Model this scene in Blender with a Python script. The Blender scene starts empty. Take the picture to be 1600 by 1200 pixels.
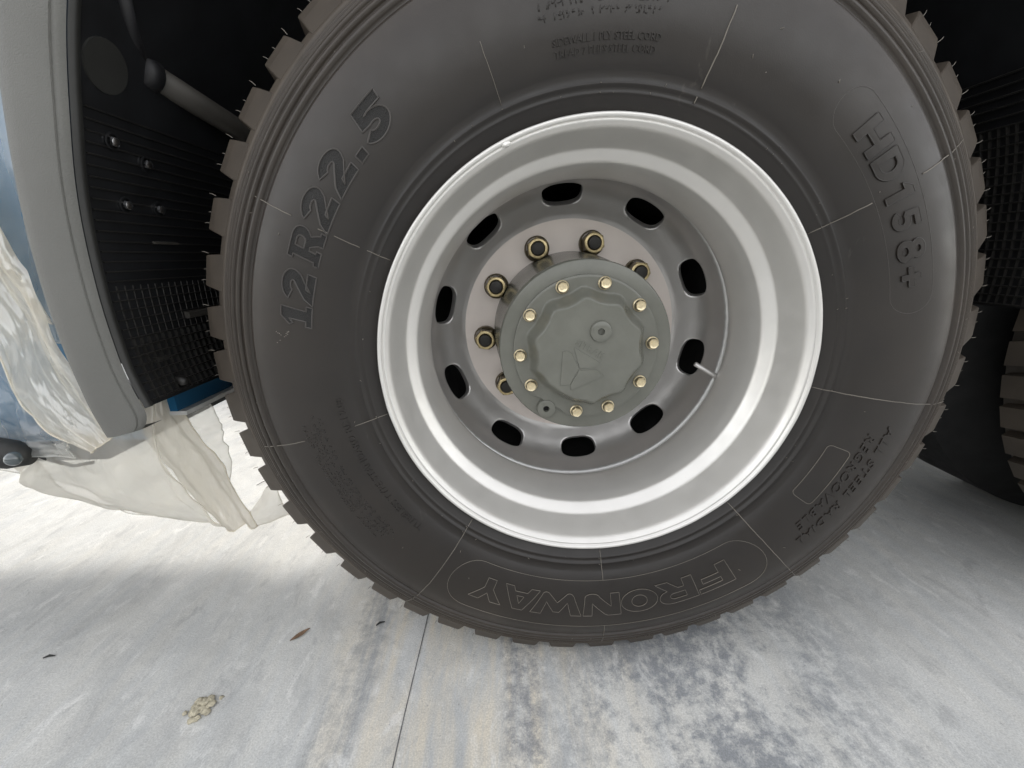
import bpy, bmesh, math, random
from mathutils import Vector, Matrix, noise
from mathutils.geometry import tessellate_polygon
random.seed(7)
PI = math.pi
SC = bpy.context.scene
COL = SC.collection
H = 0.533                     # height of the wheel centre above the floor

# ------------------------------------------------------------------ camera
cam = bpy.data.cameras.new('camera')
camo = bpy.data.objects.new('camera', cam); COL.objects.link(camo)
cam.sensor_width = 36.0
cam.lens = 36.0 * 641.32 / 1600.0
cam.clip_start = 0.02; cam.clip_end = 500
R3 = ((0.9996396, 0.0064750, 0.0260522), (-0.0139168, 0.9548782, 0.2966715), (-0.0229557, -0.2969272, 0.9546242))
m = Matrix.Identity(4)
for i in range(3):
    m[i][0] = R3[i][0]; m[i][1] = R3[i][2]; m[i][2] = -R3[i][1]
m[0][3], m[1][3], m[2][3] = -0.12236, -0.53576, 0.14256 + H
camo.matrix_world = m
SC.camera = camo

# ------------------------------------------------------------------ sky, sun, exposure
SUN_EL, SUN_AZ = math.radians(58), math.radians(-14)      # the sun stands behind the truck
world = bpy.data.worlds.new('World'); SC.world = world; world.use_nodes = True
nt = world.node_tree; nt.nodes.clear()
out = nt.nodes.new('ShaderNodeOutputWorld'); bg = nt.nodes.new('ShaderNodeBackground')
sky = nt.nodes.new('ShaderNodeTexSky'); sky.sky_type = 'NISHITA'; sky.sun_disc = False
sky.sun_elevation = SUN_EL; sky.sun_rotation = SUN_AZ
sky.air_density = 1.0; sky.dust_density = 1.2; sky.ozone_density = 1.0
hs = nt.nodes.new('ShaderNodeHueSaturation'); hs.inputs['Saturation'].default_value = 0.22
wm = nt.nodes.new('ShaderNodeMix'); wm.data_type = 'RGBA'; wm.blend_type = 'MULTIPLY'; wm.inputs[0].default_value = 1.0; wm.inputs[7].default_value = (1.0, 0.965, 0.91, 1)   # thin warm haze
nt.links.new(sky.outputs[0], hs.inputs['Color']); nt.links.new(hs.outputs[0], wm.inputs[6]); nt.links.new(wm.outputs[2], bg.inputs['Color'])
bg.inputs['Strength'].default_value = 0.15
nt.links.new(bg.outputs[0], out.inputs[0])
sl = bpy.data.lights.new('sun', 'SUN'); so = bpy.data.objects.new('sun', sl); COL.objects.link(so)
sl.energy = 0.5; sl.angle = math.radians(10); sl.color = (1.0, 0.95, 0.87)
sd = Vector((math.sin(SUN_AZ) * math.cos(SUN_EL), math.cos(SUN_AZ) * math.cos(SUN_EL), math.sin(SUN_EL)))
so.rotation_euler = sd.to_track_quat('Z', 'Y').to_euler(); so.location = (0, 6, 8)
SC.view_settings.view_transform = 'Standard'; SC.view_settings.look = 'None'
SC.view_settings.exposure = 2.05; SC.view_settings.gamma = 1.0

# ------------------------------------------------------------------ helpers
def link(name, bm_or_me, mats, parent=None, loc=(0, 0, 0), smooth=True, angle=None):
    if isinstance(bm_or_me, bmesh.types.BMesh):
        me = bpy.data.meshes.new(name)
        bmesh.ops.recalc_face_normals(bm_or_me, faces=bm_or_me.faces) if angle != 'keep' else None
        bm_or_me.to_mesh(me); bm_or_me.free()
        if smooth:
            for p in me.polygons: p.use_smooth = True
            if angle not in (None, 'keep'): me.set_sharp_from_angle(angle=math.radians(angle))
        for mm in (mats if isinstance(mats, (list, tuple)) else [mats]): me.materials.append(mm)
    else:
        me = bm_or_me
    o = bpy.data.objects.new(name, me); COL.objects.link(o)
    o.location = loc
    if parent: o.parent = parent
    return o

def empty(name, loc, label, cat, group=None):
    o = bpy.data.objects.new(name, None); COL.objects.link(o); o.location = loc
    o.empty_display_size = 0.1
    o['label'] = label; o['category'] = cat
    if group: o['group'] = group
    return o

def tag(o, label=None, cat=None, group=None, kind=None):
    for k, v in (('label', label), ('category', cat), ('group', group), ('kind', kind)):
        if v: o[k] = v
    return o

def lathe(bm, prof, n=128, mat=0, close=False):
    """prof: list of (y, r); revolve round the y axis"""
    rings = []
    for y, r in prof:
        if r < 1e-6:
            rings.append([bm.verts.new((0, y, 0))]); continue
        rings.append([bm.verts.new((r * math.cos(2 * PI * k / n), y, r * math.sin(2 * PI * k / n))) for k in range(n)])
    for a, b in zip(rings, rings[1:] + ([rings[0]] if close else [])):
        for k in range(n):
            k2 = (k + 1) % n
            vs = ([a[0]] if len(a) == 1 else [a[k], a[k2]]) + ([b[0]] if len(b) == 1 else [b[k2], b[k]])
            if len(vs) >= 3:
                f = bm.faces.new(vs); f.material_index = mat
    return rings

def prism(bm, n, r0, r1, y0, y1, cx=0, cz=0, mat=0, rot=0, cap0=True, cap1=True):
    A = [bm.verts.new((cx + r0 * math.cos(rot + 2 * PI * k / n), y0, cz + r0 * math.sin(rot + 2 * PI * k / n))) for k in range(n)]
    B = [bm.verts.new((cx + r1 * math.cos(rot + 2 * PI * k / n), y1, cz + r1 * math.sin(rot + 2 * PI * k / n))) for k in range(n)]
    for k in range(n):
        f = bm.faces.new((A[k], A[(k + 1) % n], B[(k + 1) % n], B[k])); f.material_index = mat
    if cap0: bm.faces.new(A[::-1]).material_index = mat
    if cap1: bm.faces.new(B).material_index = mat
    return A, B

def tube(bm, pts, r, n=6, mat=0, closed=False):
    pts = [Vector(p) for p in pts]; N = len(pts)
    rings = []; up = None
    for i, p in enumerate(pts):
        a = pts[(i - 1) % N] if (closed or i > 0) else p
        b = pts[(i + 1) % N] if (closed or i < N - 1) else p
        t = (b - a)
        if t.length < 1e-9: t = Vector((1, 0, 0))
        t.normalize()
        if up is None:
            up = t.orthogonal().normalized()
        up = (up - t * up.dot(t))
        if up.length < 1e-6: up = t.orthogonal()
        up.normalize(); s = t.cross(up)
        rr = r[i] if isinstance(r, (list, tuple)) else r
        rings.append([bm.verts.new(p + (up * math.cos(2 * PI * k / n) + s * math.sin(2 * PI * k / n)) * rr) for k in range(n)])
    for i in range(N if closed else N - 1):
        a, b = rings[i], rings[(i + 1) % N]
        for k in range(n):
            bm.faces.new((a[k], a[(k + 1) % n], b[(k + 1) % n], b[k])).material_index = mat
    if not closed:
        bm.faces.new(rings[0][::-1]).material_index = mat; bm.faces.new(rings[-1]).material_index = mat

def box(bm, x0, x1, y0, y1, z0, z1, mat=0):
    v = [bm.verts.new((x, y, z)) for x in (x0, x1) for y in (y0, y1) for z in (z0, z1)]
    for q in ((0, 1, 3, 2), (4, 6, 7, 5), (0, 4, 5, 1), (2, 3, 7, 6), (0, 2, 6, 4), (1, 5, 7, 3)):
        bm.faces.new([v[i] for i in q]).material_index = mat
    return v

def interp(x, tab):
    if x <= tab[0][0]: return tab[0][1]
    for (x0, y0), (x1, y1) in zip(tab, tab[1:]):
        if x <= x1: return y0 + (y1 - y0) * (x - x0) / (x1 - x0)
    return tab[-1][1]

def catmull(pts, per=8):
    P = [Vector(p) for p in pts]; P = [P[0] * 2 - P[1]] + P + [P[-1] * 2 - P[-2]]; o = []
    for i in range(1, len(P) - 2):
        for k in range(per):
            t = k / per; a, b, c, d = P[i - 1:i + 3]
            o.append(0.5 * (2 * b + (c - a) * t + (2 * a - 5 * b + 4 * c - d) * t * t + (3 * b - a - 3 * c + d) * t ** 3))
    o.append(P[-2]); return o

# ------------------------------------------------------------------ materials
def mat(name):
    M = bpy.data.materials.new(name); M.use_nodes = True
    t = M.node_tree; b = t.nodes['Principled BSDF']
    return M, t, b
def nd(t, typ, **kw):
    n = t.nodes.new(typ)
    for k, v in kw.items():
        if hasattr(n, k) and k not in n.inputs: setattr(n, k, v)
        else: n.inputs[k].default_value = v
    return n
def ramp(t, fac, stops):
    r = t.nodes.new('ShaderNodeValToRGB'); e = r.color_ramp.elements
    while len(e) < len(stops): e.new(0.5)
    for i, (p, c) in enumerate(stops):
        e[i].position = p; e[i].color = (*c, 1) if len(c) == 3 else c
    t.links.new(fac, r.inputs[0]); return r
def mixc(t, fac, a, b):
    n = t.nodes.new('ShaderNodeMix'); n.data_type = 'RGBA'
    for s, v in ((0, fac), (6, a), (7, b)):
        if hasattr(v, 'is_linked'): t.links.new(v, n.inputs[s])
        else: n.inputs[s].default_value = v if s == 0 else (*v, 1)
    return n.outputs[2]
def coords(t, scale=(1, 1, 1), rot=(0, 0, 0)):
    tc = t.nodes.new('ShaderNodeTexCoord'); mp = t.nodes.new('ShaderNodeMapping')
    mp.inputs['Scale'].default_value = scale; mp.inputs['Rotation'].default_value = rot
    t.links.new(tc.outputs['Object'], mp.inputs[0]); return mp.outputs[0]
def tex(t, co, scale, detail=4, rough=0.55, dist=0.0):
    n = nd(t, 'ShaderNodeTexNoise', Scale=scale, Detail=detail, Roughness=rough, Distortion=dist)
    t.links.new(co, n.inputs['Vector']); return n.outputs['Fac']
def bump(t, b, h, strength, dist):
    n = nd(t, 'ShaderNodeBump', Strength=strength, Distance=dist)
    t.links.new(h, n.inputs['Height']); t.links.new(n.outputs[0], b.inputs['Normal'])

def rubber(name, c0, c1, rough, stip=False, dust=None):
    M, t, b = mat(name); co = coords(t)
    n1 = tex(t, co, 9, 5); n2 = tex(t, co, 900, 2); b.inputs['IOR'].default_value = 1.5
    r = ramp(t, n1, [(0.35, c0), (0.7, c1)]).outputs[0]
    if dust:                                  # road dust that settled on the shoulder ribs
        sp = nd(t, 'ShaderNodeSeparateXYZ'); t.links.new(co, sp.inputs[0]); cb = nd(t, 'ShaderNodeCombineXYZ')
        t.links.new(sp.outputs[0], cb.inputs[0]); t.links.new(sp.outputs[2], cb.inputs[2])
        ln = nd(t, 'ShaderNodeVectorMath', operation='LENGTH'); t.links.new(cb.outputs[0], ln.inputs[0])
        sm = nd(t, 'ShaderNodeMath', operation='MULTIPLY_ADD'); t.links.new(tex(t, co, 7, 6, 0.65), sm.inputs[0]); sm.inputs[1].default_value = 0.12; t.links.new(ln.outputs['Value'], sm.inputs[2])
        f = ramp(t, sm.outputs[0], [(0.40, (0, 0, 0)), (0.49, (0.20, 0.20, 0.20)), (0.57, (0.85, 0.85, 0.85))]).outputs[0]
        r = mixc(t, f, r, dust)
        sc_ = ramp(t, tex(t, coords(t, (60, 60, 9), (0, 0.6, 0)), 1.0, 4, 0.6), [(0.68, (0, 0, 0)), (0.78, (0.5, 0.5, 0.5))]).outputs[0]
        r = mixc(t, sc_, r, (0.075, 0.066, 0.057))
    t.links.new(r, b.inputs['Base Color'])
    rr = ramp(t, tex(t, co, 24, 6), [(0.3, (rough - .07,) * 3), (0.7, (rough + .08,) * 3)]); t.links.new(rr.outputs[0], b.inputs['Roughness'])
    if stip:
        v = nd(t, 'ShaderNodeTexVoronoi', Scale=800.0); t.links.new(co, v.inputs['Vector'])
        bump(t, b, v.outputs['Distance'], 1.0, 0.0008)
    else:
        bump(t, b, n2, 0.25, 0.0004)
    return M
M_RUB = rubber('tyre rubber', (0.0098, 0.0076, 0.0062), (0.0155, 0.0122, 0.0098), 0.40, False, (0.050, 0.0385, 0.0285))
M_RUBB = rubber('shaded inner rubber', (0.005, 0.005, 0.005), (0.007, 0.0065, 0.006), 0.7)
M_RUBD = rubber('dusty tread rubber', (0.044, 0.0350, 0.0268), (0.072, 0.0575, 0.043), 0.6)
M_STIP = rubber('stippled rubber', (0.010, 0.0092, 0.0085), (0.014, 0.013, 0.012), 0.7, True)
M_EDGE = rubber('rubber edge', (0.040, 0.036, 0.033), (0.052, 0.046, 0.041), 0.5)
M_FLASH = rubber('thin rubber flash', (0.11, 0.098, 0.082), (0.20, 0.18, 0.15), 0.5)  # light caught by the thin fins is put into this paler rubber colour

def silver(name, c, met, rough, bmp=0.12):
    M, t, b = mat(name); co = coords(t)
    b.inputs['Metallic'].default_value = met
    n = tex(t, co, 14, 6)
    r = ramp(t, n, [(0.3, tuple(x * 0.93 for x in c)), (0.7, c)])
    sp = tex(t, co, 210, 2, 0.5)
    rs = ramp(t, sp, [(0.76, (0, 0, 0)), (0.80, (.55, .55, .55))])
    t.links.new(mixc(t, rs.outputs[0], r.outputs[0], tuple(x * 0.75 for x in c)), b.inputs['Base Color'])
    r2 = ramp(t, tex(t, co, 40, 4), [(0.3, (rough - .05,) * 3), (0.7, (rough + .06,) * 3)]); t.links.new(r2.outputs[0], b.inputs['Roughness'])
    bump(t, b, tex(t, co, 420, 3, 0.6), bmp, 0.0006)
    return M
M_SIL = silver('silver wheel paint', (0.72, 0.705, 0.675), 0.58, 0.38)
M_DISC = silver('silver disc paint', (0.60, 0.585, 0.57), 0.66, 0.35)
M_DISC_LIT = silver('lit silver disc paint', (0.72, 0.655, 0.61), 0.30, 0.42)  # same disc paint, paler and warmer: its reflected light is put into the colour
M_WELD = silver('silver weld bead', (0.60, 0.60, 0.59), 0.5, 0.38, 0.6)

def simple(name, c, rough=0.5, met=0.0, var=0.15, sc=20, bmp=0.0, bsc=300):
    M, t, b = mat(name); co = coords(t)
    r = ramp(t, tex(t, co, sc, 5), [(0.3, tuple(x * (1 - var) for x in c)), (0.7, tuple(x * (1 + var) for x in c))])
    t.links.new(r.outputs[0], b.inputs['Base Color'])
    b.inputs['Roughness'].default_value = rough; b.inputs['Metallic'].default_value = met
    if bmp: bump(t, b, tex(t, co, bsc, 3), bmp, 0.0008)
    return M
M_HUB = simple('grey green cover paint', (0.135, 0.136, 0.116), 0.27, 0.0, 0.10, 24, 0.15, 220)
M_GOLD = simple('yellow zinc', (0.72, 0.62, 0.42), 0.33, 0.9, 0.12, 300)
M_NUTG = simple('worn yellow zinc', (0.50, 0.41, 0.23), 0.36, 0.85, 0.3, 160)
M_OLIVE = simple('olive zinc', (0.16, 0.13, 0.08), 0.40, 0.55, 0.25, 120)
M_STUD = simple('dark stud end', (0.035, 0.033, 0.03), 0.5, 0.5)
M_BLACK = simple('black hole', (0.006, 0.006, 0.006), 0.8)
M_LINER = simple('black mudguard plastic', (0.006, 0.0064, 0.0075), 0.5, 0, 0.3, 30, 0.2, 150)
M_RIBS = simple('black rib plastic', (0.012, 0.0112, 0.010), 0.5, 0, 0.3, 60)
M_FLARE = simple('grey textured plastic', (0.105, 0.104, 0.095), 0.6, 0, 0.06, 12, 0.8, 700)
M_LIP = simple('black rubber lip', (0.018, 0.018, 0.0165), 0.55)
M_DARKM = simple('dark painted bracket', (0.007, 0.007, 0.0085), 0.6, 0, 0.3)
M_TUBE = simple('dusty grey tube', (0.050, 0.046, 0.040), 0.55, 0.2)
M_DRUM = simple('dark cast iron', (0.085, 0.088, 0.10), 0.45, 0.5, 0.3, 40)
M_BLUE = simple('blue cab paint', (0.018, 0.105, 0.215), 0.25, 0.0, 0.08, 6)
M_STEEL = simple('bright bolt steel', (0.75, 0.76, 0.78), 0.25, 1.0)
M_CHASSIS = simple('black chassis paint', (0.008, 0.009, 0.012), 0.5, 0, 0.3)
M_WHITE = simple('white sealant edge', (0.6, 0.6, 0.58), 0.5)
M_LEAF = simple('dry brown leaf', (0.16, 0.10, 0.06), 0.7, 0, 0.4, 200)
M_HAY = simple('pale clump of dust', (0.42, 0.385, 0.29), 0.9, 0, 0.35, 220, 0.8, 400)
M_LENS, t_, b_ = mat('lamp lens'); b_.inputs['Base Color'].default_value = (0.06, 0.075, 0.08, 1); b_.inputs['Roughness'].default_value = 0.08; b_.inputs['Coat Weight'].default_value = 1

def film(name, col, opac0, opac1, sc=9):
    M, t, b = mat(name); t.nodes.remove(b); co = coords(t)
    o = t.nodes['Material Output']
    tr = nd(t, 'ShaderNodeBsdfTransparent'); tr.inputs[0].default_value = (0.97, 0.97, 0.95, 1)
    di = nd(t, 'ShaderNodeBsdfDiffuse'); di.inputs[0].default_value = (*col, 1)
    tl = nd(t, 'ShaderNodeBsdfTranslucent'); tl.inputs[0].default_value = (*col, 1)
    gl = nd(t, 'ShaderNodeBsdfGlossy', Roughness=0.15)
    bp = nd(t, 'ShaderNodeBump', Strength=0.45, Distance=0.010)
    co2 = coords(t, (1, 1, 0.28), (0, 0.5, 0))
    wn = nd(t, 'ShaderNodeTexNoise', Scale=28.0, Detail=4.0, Distortion=1.4); t.links.new(co2, wn.inputs[0])
    vo = nd(t, 'ShaderNodeTexVoronoi', Scale=17.0); vo.feature = 'DISTANCE_TO_EDGE'
    wv = nd(t, 'ShaderNodeVectorMath', operation='MULTIPLY_ADD'); t.links.new(wn.outputs['Color'], wv.inputs[0]); wv.inputs[1].default_value = (.05, .05, .05); t.links.new(co2, wv.inputs[2])
    t.links.new(wv.outputs[0], vo.inputs['Vector'])
    ah = nd(t, 'ShaderNodeMath', operation='MULTIPLY_ADD'); t.links.new(vo.outputs['Distance'], ah.inputs[0]); ah.inputs[1].default_value = 0.5; t.links.new(wn.outputs['Fac'], ah.inputs[2])
    t.links.new(ah.outputs[0], bp.inputs['Height'])
    for s in (di, tl, gl): t.links.new(bp.outputs[0], s.inputs['Normal'])
    m1 = nd(t, 'ShaderNodeMixShader'); m1.inputs[0].default_value = 0.6
    t.links.new(di.outputs[0], m1.inputs[1]); t.links.new(tl.outputs[0], m1.inputs[2])
    m2 = nd(t, 'ShaderNodeMixShader'); m2.inputs[0].default_value = 0.18
    t.links.new(m1.outputs[0], m2.inputs[1]); t.links.new(gl.outputs[0], m2.inputs[2])
    m3 = nd(t, 'ShaderNodeMixShader')
    r = ramp(t, tex(t, co2, sc * .6, 3, 0.5, 0.5), [(0.35, (opac0,) * 3), (0.65, (opac1,) * 3)])
    t.links.new(r.outputs[0], m3.inputs[0]); t.links.new(tr.outputs[0], m3.inputs[1]); t.links.new(m2.outputs[0], m3.inputs[2])
    t.links.new(m3.outputs[0], o.inputs[0])
    return M
M_FILM = film('milky plastic film', (0.93, 0.88, 0.79), 0.40, 0.66)
M_FILM2 = film('thin clear plastic film', (0.86, 0.86, 0.83), 0.20, 0.42, 14)
M_FILM3 = film('folded plastic film', (0.94, 0.875, 0.75), 0.66, 0.90)

# concrete
M_CON, t, b = mat('polished concrete')
co = coords(t); 
big = tex(t, co, 1.3, 6, 0.6); mot = tex(t, co, 5.0, 10, 0.74, 0.5); fine = tex(t, co, 44, 9, 0.78)
cl = tex(t, coords(t, (7.0, 2.6, 1)), 1.0, 9, 0.70, 0.6)
st1 = tex(t, coords(t, (26, 2.4, 1), (0, 0, math.radians(4))), 1.0, 8, 0.68, 0.5)
st2 = tex(t, coords(t, (30, 14.0, 1), (0, 0, math.radians(-7))), 1.0, 8, 0.68, 0.6)
tc = nd(t, 'ShaderNodeTexCoord'); sx = nd(t, 'ShaderNodeSeparateXYZ'); t.links.new(tc.outputs['Object'], sx.inputs[0])
def win(x, a0, a1, b0, b1):      # soft window of a worn patch
    m1 = nd(t, 'ShaderNodeMapRange', interpolation_type='SMOOTHSTEP'); m2 = nd(t, 'ShaderNodeMapRange', interpolation_type='SMOOTHSTEP')
    for mm, f0, f1 in ((m1, a0, a1), (m2, b1, b0)):
        t.links.new(x, mm.inputs[0]); mm.inputs[1].default_value = f0; mm.inputs[2].default_value = f1
    q = nd(t, 'ShaderNodeMath', operation='MULTIPLY'); t.links.new(m1.outputs[0], q.inputs[0]); t.links.new(m2.outputs[0], q.inputs[1]); return q.outputs[0]
def mul(a, bb, op='MULTIPLY'):
    q = nd(t, 'ShaderNodeMath', operation=op); q.use_clamp = op == 'MULTIPLY'
    for i, v in enumerate((a, bb)):
        if hasattr(v, 'is_linked'): t.links.new(v, q.inputs[i])
        else: q.inputs[i].default_value = v
    return q.outputs[0]
def add(a, bb): return mul(a, bb, 'ADD')
base = ramp(t, big, [(0.32, (0.53, 0.54, 0.53)), (0.68, (0.61, 0.615, 0.60))]).outputs[0]
c0 = mixc(t, ramp(t, cl, [(0.36, (0.75, 0.75, 0.75)), (0.50, (0, 0, 0))]).outputs[0], base, (0.42, 0.43, 0.43))
c0 = mixc(t, ramp(t, cl, [(0.54, (0, 0, 0)), (0.68, (0.7, 0.7, 0.7))]).outputs[0], c0, (0.70, 0.70, 0.68))
wob = add(sx.outputs[0], mul(tex(t, co, 3.0, 8, 0.72), 0.45))
# beige dust, mostly left of the tyre contact
dw = add(mul(win(wob, -0.30, -0.05, 0.10, 0.42), 0.8), 0.18)
c1 = mixc(t, mul(dw, ramp(t, st1, [(0.40, (0, 0, 0)), (0.60, (1, 1, 1))]).outputs[0]), c0, (0.70, 0.645, 0.54))
mm = add(mul(mot, 0.55), mul(fine, 0.45))
patch = win(wob, 0.06, 0.34, 0.46, 0.86)
pm = ramp(t, mm, [(0.455, (1, 1, 1)), (0.545, (0, 0, 0))]).outputs[0]
c2 = mixc(t, mul(pm, add(mul(patch, 0.72), 0.16)), c1, (0.23, 0.245, 0.265))
# tyre marks that run along the lane
tm = mul(win(add(sx.outputs[0], mul(tex(t, co, 9, 5), 0.05)), -0.42, -0.395, -0.35, -0.32), ramp(t, add(mul(st1, .5), mul(fine, .5)), [(0.42, (1, 1, 1)), (0.58, (0, 0, 0))]).outputs[0])
c3 = mixc(t, mul(tm, 0.6), c2, (0.20, 0.21, 0.225))
tm2 = mul(win(add(sx.outputs[0], mul(tex(t, co, 7, 5), 0.07)), -0.12, -0.10, -0.06, -0.03), ramp(t, fine, [(0.42, (1, 1, 1)), (0.60, (0, 0, 0))]).outputs[0])
c3 = mixc(t, mul(tm2, 0.7), c3, (0.19, 0.20, 0.22))
st3 = tex(t, coords(t, (20, 10.0, 1), (0, 0, math.radians(6))), 1.0, 9, 0.72, 0.5)
c3 = mixc(t, ramp(t, st3, [(0.36, (0.55, 0.55, 0.55)), (0.44, (0, 0, 0))]).outputs[0], c3, (0.37, 0.375, 0.375))
scr = ramp(t, st2, [(0.56, (0, 0, 0)), (0.68, (0.6, 0.6, 0.6))]).outputs[0]
c4 = mixc(t, scr, c3, (0.76, 0.755, 0.73))
sp = ramp(t, tex(t, co, 150, 4, 0.65), [(0.62, (0, 0, 0)), (0.72, (0.55, 0.55, 0.55))]).outputs[0]
c5 = mixc(t, sp, c4, (0.24, 0.24, 0.24))
grit = ramp(t, tex(t, co, 420, 3, 0.7), [(0.35, (0.80, 0.80, 0.80)), (0.65, (1.12, 1.12, 1.12))]).outputs[0]
mg = t.nodes.new('ShaderNodeMix'); mg.data_type = 'RGBA'; mg.blend_type = 'MULTIPLY'; mg.inputs[0].default_value = 1.0
t.links.new(c5, mg.inputs[6]); t.links.new(grit, mg.inputs[7]); c5 = mg.outputs[2]
t.links.new(c5, b.inputs['Base Color'])
rr = ramp(t, mot, [(0.3, (0.42,) * 3), (0.7, (0.62,) * 3)]); t.links.new(rr.outputs[0], b.inputs['Roughness'])
bump(t, b, add(mul(mm, 0.7), mul(st2, 0.3)), 0.5, 0.004)

# ------------------------------------------------------------------ floor
bm = bmesh.new()
v = [bm.verts.new(p) for p in ((-120, -120, 0), (120, -120, 0), (120, 120, 0), (-120, 120, 0))]; bm.faces.new(v)
floor = tag(link('concrete_floor', bm, M_CON, smooth=False), kind='structure')
M_JOINT = simple('dark floor joint', (0.13, 0.13, 0.13), 0.8, 0, 0.4, 60)
bm = bmesh.new(); prev = None
for k in range(61):
    y = -1.2 + k * 0.03; x = -0.297 + 0.004 * noise.noise((0, y * 4, 3)) ; w = 0.0008 + 0.0009 * abs(noise.noise((5, y * 18, 1)))
    a, c = bm.verts.new((x - w, y, 0.0006)), bm.verts.new((x + w, y, 0.0006))
    if prev: bm.faces.new((prev[0], prev[1], c, a))
    prev = (a, c)
tag(link('floor_crack', bm, M_JOINT, smooth=False), kind='structure')

bm = bmesh.new(); box(bm, -9, 9, -4.7, -4.5, 0, 1.4)  # unseen wall added behind the camera to cut the low front sky light
M_WALL = simple('grey sky blocker', (0.13, 0.13, 0.125), 0.7)
tag(link('sky_block_wall', bm, M_WALL, smooth=False), kind='structure')
bm = bmesh.new(); box(bm, -9, 9, 2.7, 2.9, 0, 2.3)  # unseen wall added behind the truck to block the back sky
tag(link('sky_block_wall', bm, M_WALL, smooth=False), kind='structure')

# ------------------------------------------------------------------ the wheel
GROUP = 'wheels of the tandem axles'
wheel = empty('wheel_assembly', (0, 0.13, 0), 'large truck wheel lettered 12R22.5 with silver rim and grey green hub cover', 'wheel')
WL = (0, -0.13, H)
TY = 0.127        # middle plane of the tyre
# tyre profile (R, y)
PROF = [(.286, .014), (.296, .0115), (.303, .009), (.309, .0055), (.313, .0030), (.3150, .0018), (.3162, .0002), (.3176, .0014), (.3215, -.0006), (.3232, -.0030), (.3250, -.0034), (.3268, -.0018),
        (.335, -.0085), (.35, -.0155), (.36, -.0188), (.37, -.0212), (.38, -.0229), (.39, -.0241), (.40, -.0248), (.41, -.0250), (.42, -.0246), (.43, -.0234), (.438, -.0214), (.445, -.0190),
        (.4475, -.0185), (.4495, -.0150), (.4520, -.0128), (.4545, -.0150), (.4565, -.0178), (.4610, -.0160), (.4630, -.0105), (.4650, -.0070), (.4668, -.0085), (.4690, -.0118), (.4725, -.0102), (.4742, -.0052), (.4760, -.0018), (.4780, -.0030), (.480, -.0052),
        (.4835, -.0022), (.4843, -.0002), (.4855, .0003), (.4863, -.0006), (.4875, -.0000), (.4883, .0022), (.4895, .0027), (.4903, .0017), (.4915, .0024), (.4923, .0044), (.4935, .0050), (.4943, .0042),
        (.500, .0085), (.505, .0125), (.509, .0165), (.5125, .022), (.515, .030)]
SIDE = [(.290, .012), (.303, .009), (.312, .004), (.335, -.0085), (.35, -.0155), (.36, -.0188), (.37, -.0212), (.38, -.0229), (.39, -.0241), (.40, -.0248), (.41, -.0250), (.42, -.0246), (.43, -.0234), (.445, -.0192), (.4615, -.0143), (.4725, -.0088), (.4835, -.0022), (.4943, .0042), (.505, .0125), (.5125, .022), (.52, .026)]
def side_y(r): return interp(r, PROF)
def on_side(a, r, h):
    """point on the outer sidewall: angle a (deg), radius r, raised by h along the normal"""
    d = 0.004
    y0, y1 = interp(r - d, SIDE), interp(r + d, SIDE); s = (y1 - y0) / (2 * d)
    ny, nr = -1 / math.sqrt(1 + s * s), s / math.sqrt(1 + s * s)
    r2 = r + nr * h; y = interp(r, SIDE) + ny * h; a = math.radians(a)
    return Vector((r2 * math.cos(a), y, r2 * math.sin(a)))
bm = bmesh.new()
prof = [(y, r) for r, y in PROF] + [(.07, .5165), (.127, .518), (.184, .5165)] + [(2 * TY - y, r) for r, y in SIDE[::-1]]
lathe(bm, prof, 288)
for f in bm.faces:
    if min(math.hypot(v.co.x, v.co.z) for v in f.verts) > .4935: f.material_index = 1
tyre = link('tyre', bm, [M_RUB, M_RUBD], wheel, WL)

# tread blocks
bm = bmesh.new()
def block(bm, sec, wt, wb, skew=0.0):
    """sec: (y, R) section polygon; half widths in degrees at the top and at the base"""
    rmin, rmax = min(r for y, r in sec), max(r for y, r in sec); L = []
    for s in (-1, 1):
        row = []
        for y, r in sec:
            f = (r - rmin) / (rmax - rmin); a = math.radians(s * (wb + (wt - wb) * f) + skew * (y - sec[0][0]) * 100)
            row.append(bm.verts.new((r * math.cos(a), y, r * math.sin(a))))
        L.append(row)
    n = len(sec)
    for k in range(n): bm.faces.new((L[0][k], L[0][(k + 1) % n], L[1][(k + 1) % n], L[1][k]))
    bm.faces.new(L[0][::-1]); bm.faces.new(L[1])
block(bm, [(.0085, .5005), (.0145, .5105), (.0230, .5250), (.0305, .5355), (.060, .5385), (.088, .5395), (.092, .512), (.040, .505)], 2.05, 2.75, 0.25)
bmesh.ops.recalc_face_normals(bm, faces=bm.faces)
bmesh.ops.bevel(bm, geom=[e for e in bm.edges if e.calc_face_angle(0) > 0.5], offset=0.0011, segments=1, affect='EDGES')
def hair(bm, a, r, y, da, ln=0.009, rad=0.00042):
    a = math.radians(a); p = Vector((r * math.cos(a), y, r * math.sin(a)))
    d = Vector((math.cos(a + da), -0.12, math.sin(a + da)))
    tube(bm, [p - d * 0.001, p + d * ln * 0.6, p + d * ln + Vector((0, 0, .001))], [rad, rad, rad * 0.5], 4, 1)
for a, da in ((-1.9, -.1), (1.85, .15)): hair(bm, a, .534, .031, da, random.uniform(.006, .009))
hair(bm, 0.4, .5345, .032, 0.0, .004)
blk = None
BLK = [198.9, 192.2, 185.8, 179, 172.3, 164.9, 157.1, 149.3, 142.2, 135.0] + [135 - 6.877 * k for k in range(1, 13)] + [45.6, 38.2, 31.4, 24.9, 18.4, 11.5, 3.8, -3.8, -11.7] + [-18.7, -25.3, -31.9, -38.5, -45, -52.2, -59.2, -65.9, -72.5, -79.3, -87.2, -94.8, -102.2, -109.8, -117.4, -124.6, -131.6, -138.7, -146.2, -153.6]
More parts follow.
